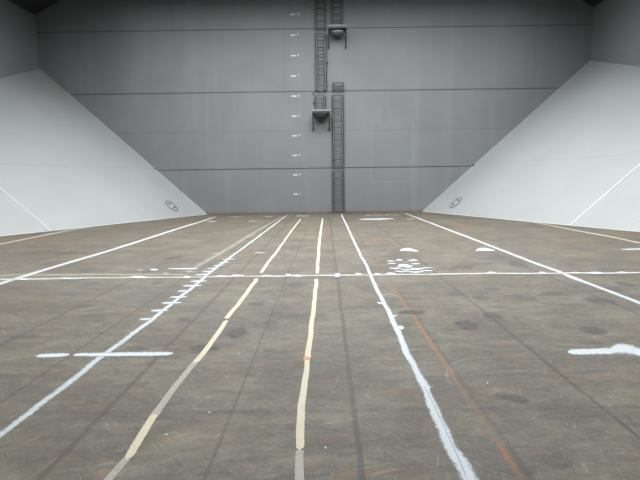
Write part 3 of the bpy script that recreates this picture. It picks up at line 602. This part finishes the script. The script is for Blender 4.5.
for k in range(1, 11):
    x0 = -1.33; zc = k - 0.004 * k + 0.01
    t = thing('depth_mark', 'white dash and number %d on the bulkhead, %s' % (k, near[k]), 'depth mark', (x0, D, zc), 'white depth marks up the bulkhead')
    bm = bmesh.new(); add_box(bm, (-0.125, -0.004, -0.032), (0.125, 0, 0.032)); obj('dash', bm, M['stencil'], t)
    digits(str(k), 0.165, 0.2, -0.03, t)

# ------------------------------------------------------------------ ladders
def ladder(xc, z0, z1, label, w=0.46, off=0.17, top_hoop=True):
    t = thing('wall_ladder', label, 'ladder', (xc, D, z0), 'steel ladders on the bulkhead')
    h = z1 - z0
    for s in (-1, 1):
        bm = bmesh.new()
        add_box(bm, (s * w / 2 - 0.026, -off - 0.03, 0), (s * w / 2 + 0.026, -off + 0.03, h))
        obj('rail', bm, M['ladder'], t)
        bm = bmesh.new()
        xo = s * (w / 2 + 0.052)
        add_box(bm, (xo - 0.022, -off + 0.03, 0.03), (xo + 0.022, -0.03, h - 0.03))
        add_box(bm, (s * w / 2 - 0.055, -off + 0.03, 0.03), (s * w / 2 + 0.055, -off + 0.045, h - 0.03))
        obj('rail_shade', bm, M['ladder_dark'], t)  # dark strips around the rail imitate its contact shadow
        zs = [0.10, h - 0.10] if h < 2.5 else [0.10, h * 0.36, h * 0.68, h - 0.10]
        for q in zs:
            b2 = bmesh.new(); add_box(b2, (s * w / 2 - 0.012 + s * 0.045, -off, q - 0.035), (s * w / 2 + 0.012 + s * 0.045, 0.0, q + 0.035))
            add_box(b2, (s * w / 2 + s * 0.02 - 0.02, -off - 0.01, q - 0.035), (s * w / 2 + s * 0.045 + 0.012, -off + 0.01, q + 0.035))
            obj('bracket', b2, M['ladder_dark'], t)
    n = max(2, int(round((h - 0.12) / 0.325)))
    for i in range(n + 1):
        zq = 0.06 + (h - 0.12) * i / n
        bm = bmesh.new(); add_tube(bm, (-w / 2, -off, zq), (w / 2, -off, zq), 0.024, 8)
        obj('rung', bm, M['rung'], t)
    return t
XL, XR = 0.07, 0.92
ladder(XL, 9.2, 11.2, 'grey steel ladder above the top seam, left one of the top pair', w=0.42)
ladder(XL, 6.24, 9.06, 'grey steel ladder between the two upper seams, beside the upper platform', w=0.42)
ladder(0.01, 5.2, 6.02, 'short grey ladder rising from the lower platform', w=0.42)
ladder(0.90, 9.23, 11.2, 'grey steel ladder rising from the upper platform', w=0.44)
ladder(0.93, 6.22, 6.64, 'very short two-rung ladder stub just above the middle seam', w=0.44)
ladder(XR - 0.02, 2.38, 6.02, 'tall grey ladder to the right of the lower platform', w=0.46)
ladder(XR - 0.03, 0.02, 2.22, 'bottom ladder standing on the floor below the bottom seam', w=0.46)

# ------------------------------------------------------------------ platforms
def platform(xc, zt, leg, splay, label, apron_z, apron_h):
    w = 0.86; dep = 0.75
    t = thing('ladder_platform', label, 'platform', (xc, D, zt), 'rest platforms between the ladders')
    bm = bmesh.new(); add_box(bm, (-w / 2, -dep, -0.02), (w / 2, 0, 0)); obj('deck_plate', bm, M['platform'], t)
    bm = bmesh.new(); add_box(bm, (-w / 2 - .02, -dep - 0.02, -0.045), (w / 2 + .02, -dep, 0.02)); obj('edge_bar', bm, M['platform'], t)
    bm = bmesh.new(); add_box(bm, (-w / 2, -dep, -0.13), (w / 2, -dep + 0.03, -0.046)); obj('front_beam', bm, M['ladder_dark'], t)  # beam coloured dark for the shadow beneath the edge bar
    for s in (-1, 1):
        bm = bmesh.new()
        x = s * (w / 2 - 0.02)
        add_box(bm, (x - 0.025, -dep + 0.04, -0.10), (x + 0.025, 0, -0.021))
        obj('side_beam', bm, M['ladder_dark'], t)
        # knee brace from the outer edge down to the bulkhead
        bm = bmesh.new()
        a = Vector((x, -dep + 0.05, -0.08)); b = Vector((x + s * splay, -0.07, -leg))
        add_prism(bm, [a + Vector((-0.025, -0.03, 0)), a + Vector((0.025, -0.03, 0)), a + Vector((0.025, 0.05, 0)), a + Vector((-0.025, 0.05, 0))], b - a)
        obj('brace', bm, M['ladder_dark'], t)
        bm = bmesh.new(); add_box(bm, (b.x - 0.05, -0.05, b.z - 0.06), (b.x + 0.05, 0, b.z + 0.05)); obj('foot_plate', bm, M['ladder_dark'], t)
    # rounded gusset dish under the plate
    bm = bmesh.new()
    seg = 14; rings = 6; R = 0.37
    rows = []
    for j in range(rings + 1):
        ph = (math.pi / 2) * j / rings
        rows.append([bm.verts.new((R * math.cos(th) * math.cos(ph), -0.38 + 0.30 * math.sin(th) * math.cos(ph), apron_z - apron_h * math.sin(ph))) for th in [2 * math.pi * i / (2 * seg) for i in range(2 * seg)]])
    for j in range(rings):
        for i in range(2 * seg):
            k = (i + 1) % (2 * seg)
            bm.faces.new((rows[j][i], rows[j][k], rows[j + 1][k], rows[j + 1][i]))
    bm.faces.new(rows[0][::-1])
    bmesh.ops.remove_doubles(bm, verts=bm.verts[:], dist=0.0005)
    bmesh.ops.recalc_face_normals(bm, faces=bm.faces[:])
    for f in bm.faces: f.smooth = True
    o = obj('under_plate', bm, M['platform'], t)
    return t
platform(0.04, 5.17, 0.87, 0.0, 'lower grey ladder platform with dark knee braces, on the bulkhead', -0.07, 0.2)
platform(0.895, 9.19, 0.86, 0.03, 'upper grey ladder platform with splayed braces, high on the bulkhead', -0.2, 0.16)

# small pipe clips beside the ladders
for (x, z, lab) in ((-0.33, 6.10, 'small dark clip left of the short ladder, upper one'), (-0.33, 5.64, 'small dark clip left of the short ladder, lower one'),
                    (0.40, 7.60, 'small dark clip on the bulkhead right of the upper left ladder')):
    bm = bmesh.new(); add_box(bm, (x - 0.03, D - 0.05, z - 0.04), (x + 0.03, D, z + 0.04)); add_tube(bm, (x, D - 0.05, z), (x, D - 0.08, z), 0.02)
    tag(obj('wall_clip', bm, M['ladder_dark']), lab, 'clip')

# ------------------------------------------------------------------ manholes on the slopes
def manhole(c, rows, label):
    f = Vector((rows[0][1], rows[0][0], 0)); k = Vector((rows[0][2], rows[0][0], rows[0][3])); f1 = Vector((rows[1][1], rows[1][0], 0))
    upv = (k - f).normalized(); al = (f1 - f); n = upv.cross(al).normalized()
    if n.z < 0: n = -n
    al = upv.cross(n).normalized()
    c = Vector(c); c = c - n * ((c - f).dot(n))
    t = thing('manhole_cover', label, 'manhole cover', c)
    mw = Matrix((al, upv, n)).transposed().to_4x4(); mw.translation = c
    t.matrix_world = mw
    A, B = 0.255, 0.345
    N = 40
    def ring(ro, ri, h0, h1):
        bm = bmesh.new(); vs = []
        for i in range(N):
            th = 2 * math.pi * i / N; cx, sy = math.cos(th), math.sin(th)
            vs.append([bm.verts.new(((A + r) * cx, (B + r) * sy, h)) for r, h in ((ro, h0), (ro, h1), (ri, h1), (ri, h0))])
        for i in range(N):
            a, b = vs[i], vs[(i + 1) % N]
            for j in range(4): bm.faces.new((a[j], b[j], b[(j + 1) % 4], a[(j + 1) % 4]))
        bmesh.ops.recalc_face_normals(bm, faces=bm.faces[:])
        return bm
    obj('gasket_ring', ring(0.022, -0.03, 0.0, 0.014), M['seal'], t)
    bm = bmesh.new(); lo = []; hi = []
    for i in range(N):
        th = 2 * math.pi * i / N
        lo.append(bm.verts.new(((A - .03) * math.cos(th), (B - .03) * math.sin(th), 0.0))); hi.append(bm.verts.new(((A - .035) * math.cos(th), (B - .035) * math.sin(th), 0.012)))
    for i in range(N): bm.faces.new((lo[i], lo[(i + 1) % N], hi[(i + 1) % N], hi[i]))
    bm.faces.new(hi); bmesh.ops.recalc_face_normals(bm, faces=bm.faces[:])
    obj('lid', bm, M['slope'], t)
    for s in (-1, 1):
        bm = bmesh.new()
        for q in (-1, 1): add_tube(bm, (q * 0.055, s * 0.15, 0.0), (q * 0.055, s * 0.15, 0.05), 0.02)
        add_tube(bm, (-0.075, s * 0.15, 0.05), (0.075, s * 0.15, 0.05), 0.025)
        obj('handle', bm, M['seal'], t)
manhole((-7.32, 23.6, 0.55), LS, 'oval manhole cover with two handles low on the left slope')
manhole((6.54, 23.5, 0.53), RS, 'oval manhole cover with two handles low on the right slope')
for c, nm in (((-8.66, D - 0.03, 2.36), 'left'), ((7.92, D - 0.03, 2.36), 'right')):
    bm = bmesh.new(); add_tube(bm, (c[0], D, c[2]), (c[0], D - 0.03, c[2]), 0.07, 12)  # added dark disc stands in for the hole at the seam end
    tag(obj('seam_hole', bm, M['ladder_dark']), 'small dark disc for the hole where the bottom seam meets the %s slope' % nm, 'seam hole')

# ------------------------------------------------------------------ painted markings
Z0 = 0.002
def mark(key, name, mat, label, cat='painted line', group=None, z=Z0, **kw):
    rows = DATA[key] if isinstance(key, str) else key
    o = stroke(name, rows, M[mat], z, **kw)
    return tag(o, label, cat, group)
mark('faded_band', 'painted_line', 'faded', 'broad faded beige band beside the ruled white line, towards the bulkhead', z=0.001, jitter=.1)
mark('smear_left', 'paint_smear', 'faded', 'pale smear on the far side of the cross line, at the left', 'paint smear', z=.0012, jitter=.1)
mark('ruler', 'painted_line', 'white', 'long white line with short ticks across it, left half of the floor', z=0.003, jitter=.06, grow=1.12, step=.04)
tick_lab = 'short white tick across the long left line, %s'
nt = len(DATA['ruler_ticks'])
ords = ['nearest the camera', 'second', 'third', 'fourth', 'fifth', 'sixth', 'seventh', 'eighth', 'ninth', 'tenth', 'eleventh', 'twelfth', 'farthest from the camera']
for i, r_ in enumerate(DATA['ruler_ticks']):
    w_ = ords[i] if i in (0, nt - 1) else ords[i] + ' counting away from the camera'
    mark(r_, 'painted_tick', 'white', tick_lab % w_, 'tick mark', 'white ticks along the left line', z=0.0036 + i * 0.00005, jitter=.12, grow=1.2, step=.02)
mark('crossbar_short', 'painted_bar', 'white_solid', 'short thick white bar left of the long line, at the left of the floor', 'painted bar', z=.004, jitter=.1, grow=1.2, step=.02)
mark('crossbar_long', 'painted_bar', 'white_solid', 'long thick white bar crossing the ticked line at lower left', 'painted bar', z=.004, jitter=.1, grow=1.2, step=.02)
mark('outer_left', 'painted_line', 'white_hard', 'outermost long white line running out to the left edge', jitter=.08, grow=1.1)
mark('outer_right', 'painted_line', 'white_hard', 'long white line running out to the right edge', jitter=.08, grow=1.1)
tl = thing('painted_line', 'pale line with white dabs crossing the whole floor from side to side', 'painted line')
for i, (key, mt) in enumerate((('transverse_left', 'cream_trans'), ('transverse_mid', 'cream_trans'), ('transverse_right', 'white_hard'))):
    stroke('line_stroke', DATA[key], M[mt], .0026 + i * .0001, jitter=.08, grow=1.0, step=.05, parent=tl)
for i, rw in enumerate(DATA['dabs']):
    stroke('paint_dab', rw, M['white_solid'], .0040 + i * .00005, jitter=.12, grow=1.1, step=.02, parent=tl)
mark('spot', 'paint_spot', 'white_solid', 'round white paint spot on the cross line near its middle', 'paint spot', z=.0042, grow=1.1, step=.02)

def strokes(label, items, loc):
    t = thing('painted_line', label, 'painted line', (0, 0, 0))
    for i, (key, mat, z, nm, lb) in enumerate(items):
        o = stroke(nm, DATA[key], M[mat], z, jitter=.08, grow=1.08, step=.03, parent=t)
        if lb: o['label'] = lb
    return t
tag(stroke('painted_line', DATA['cream_left_far'], M['cream'], .003, jitter=.08, grow=1.08, step=.05), 'far piece of the left cream line, between cross line and bulkhead', 'painted line', 'cream lines')
strokes('near piece of the left cream line, running down to the bottom edge', [
    ('cream_left_dull', 'cream_dull', .0030, 'brush_stroke', 'dull grey cream stroke'), ('cream_left_last', 'cream_dull', .0031, 'brush_stroke', 'dull grey cream stroke'),
    ('cream_left_mid', 'cream', .0032, 'brush_stroke', None), ('cream_left_near', 'cream', .0034, 'brush_stroke', None), ('cream_left_tip', 'cream', .0035, 'brush_stroke', 'bright cream stroke')], 0)
tag(stroke('painted_line', DATA['cream_mid_far'], M['cream'], .003, jitter=.08, grow=1.08, step=.05), 'far piece of the middle cream line, between cross line and bulkhead', 'painted line', 'cream lines')
strokes('near piece of the middle cream line, running straight towards the camera', [
    ('cream_mid_dull', 'cream_dull', .0030, 'brush_stroke', 'dull grey stroke'), ('cream_mid_next', 'cream', .0032, 'brush_stroke', None),
    ('cream_mid_near', 'cream', .0034, 'brush_stroke', None), ('orange_tip', 'orange', .0037, 'rust_spot', 'orange rusty end')], 0)
t = thing('painted_line', 'thick ragged white line right of the centre, widening towards the camera', 'painted line')
for key, nm, z in (('white_right', 'spray_stroke', .0040), ('white_right_blob', 'paint_blob', .0044), ('white_right_spike', 'paint_spike', .0045), ('white_right_nick', 'paint_spike', .0046)):
    stroke(nm, DATA[key], M['white_solid'], z, jitter=.14 if nm == 'spray_stroke' else .05, grow=1.14, step=.03, parent=t)
stroke('score_line', DATA['score'], M['score'], .0049, parent=t)
mark('flag', 'painted_mark', 'white_solid', 'thick white stroke with a hooked end at the right edge', 'painted mark', z=.003, jitter=.05, grow=1.14, step=.015)
mark('dab_right', 'paint_dab', 'white_solid', 'white paint dab beside the right long line', 'paint dab', jitter=.1, grow=1.25)
mark('dab_mid', 'paint_dab', 'white_solid', 'white paint dab above the scribbled writing', 'paint dab', jitter=.1, grow=1.25)
mark('dash_edge', 'paint_dash', 'white', 'thin white dash at the right edge near the slope', 'paint dash', jitter=.1, grow=1.2)
t = thing('painted_scribble', 'cluster of white spray writing just beyond the cross line, right of centre', 'painted writing')
for i, r_ in enumerate(DATA['scribble']):
    stroke('spray_stroke', r_, M['white'], .002 + i * .0002, jitter=.15, grow=1.35, step=.03, parent=t)
mark('far_smear', 'paint_smear', 'white', 'long white smear on the floor near the bulkhead, right of the ladder', 'paint smear', jitter=.2, grow=1.3)
fl_ = ['right of the ladder foot, first of the row', 'right of the ladder foot, second of the row', 'right of the ladder foot, third of the row', 'right of the ladder foot, last of the row',
       'beside the far end of the right long line', 'between the cream lines at the bulkhead', 'left of the ticked line at the bulkhead', 'at the bulkhead, halfway to the left slope',
       'small one in front of the left bulkhead marks', 'beside the far end of the outermost left line']
for i, r_ in enumerate(DATA['far_marks']):
    mark(r_, 'paint_dash', 'white_thin', 'faint white dash near the bulkhead, ' + fl_[i], 'paint dash', 'faint white dashes near the bulkhead', z=.0015, jitter=.2, grow=1.35)
dl = ['between the ticked line and the left cream line', 'left of the faded beige band', 'long one beyond the cross line on the left', 'thick short one beyond the cross line on the left',
      'leftmost short one beyond the cross line', 'between the long dash and the ticked line', 'just beyond the cross line below the long dash']
for i, r_ in enumerate(DATA['dashes']):
    mark(r_, 'paint_dash', 'white_thin' if i in (0, 1, 5, 6) else 'white', 'white dash on the floor, ' + dl[i], 'paint dash', 'white dashes beyond the cross line', z=.0045, jitter=.15, grow=1.3)
mark('thin_left', 'painted_line', 'thin_line', 'thin pale line along the foot of the left slope')
mark('thin_right', 'painted_line', 'thin_line', 'thin pale line along the foot of the right slope')
mark('chalk_a', 'chalk_arc', 'chalk', 'thin chalk arc on the floor right of the rusty streak', 'chalk mark', step=.02)
mark('chalk_b', 'chalk_arc', 'chalk', 'small pale arc between the ragged white line and the rusty streak', 'chalk mark', step=.02)
wf = ['left of centre near the bottom edge', 'nearer the left cream line', 'small one between the cream lines', 'between the cream lines, by the left one', 'right of the rusty streak', 'right of the middle cream line']
for i, (x, y) in enumerate(DATA['flakes']):
    bm = bmesh.new(); r_ = random.Random(i)
    s = 0.008 if i < 2 else 0.006
    pts = [(x + s * r_.uniform(.6, 1.2) * math.cos(a), y + s * r_.uniform(.6, 1.4) * math.sin(a), 0.0) for a in (0, 1.1, 2.3, 3.5, 5.0)]
    add_prism(bm, pts, (0, 0, 0.004))
    tag(obj('paint_flake', bm, M['stencil']), 'tiny white flake on the floor, ' + wf[i], 'flake', 'loose flakes')
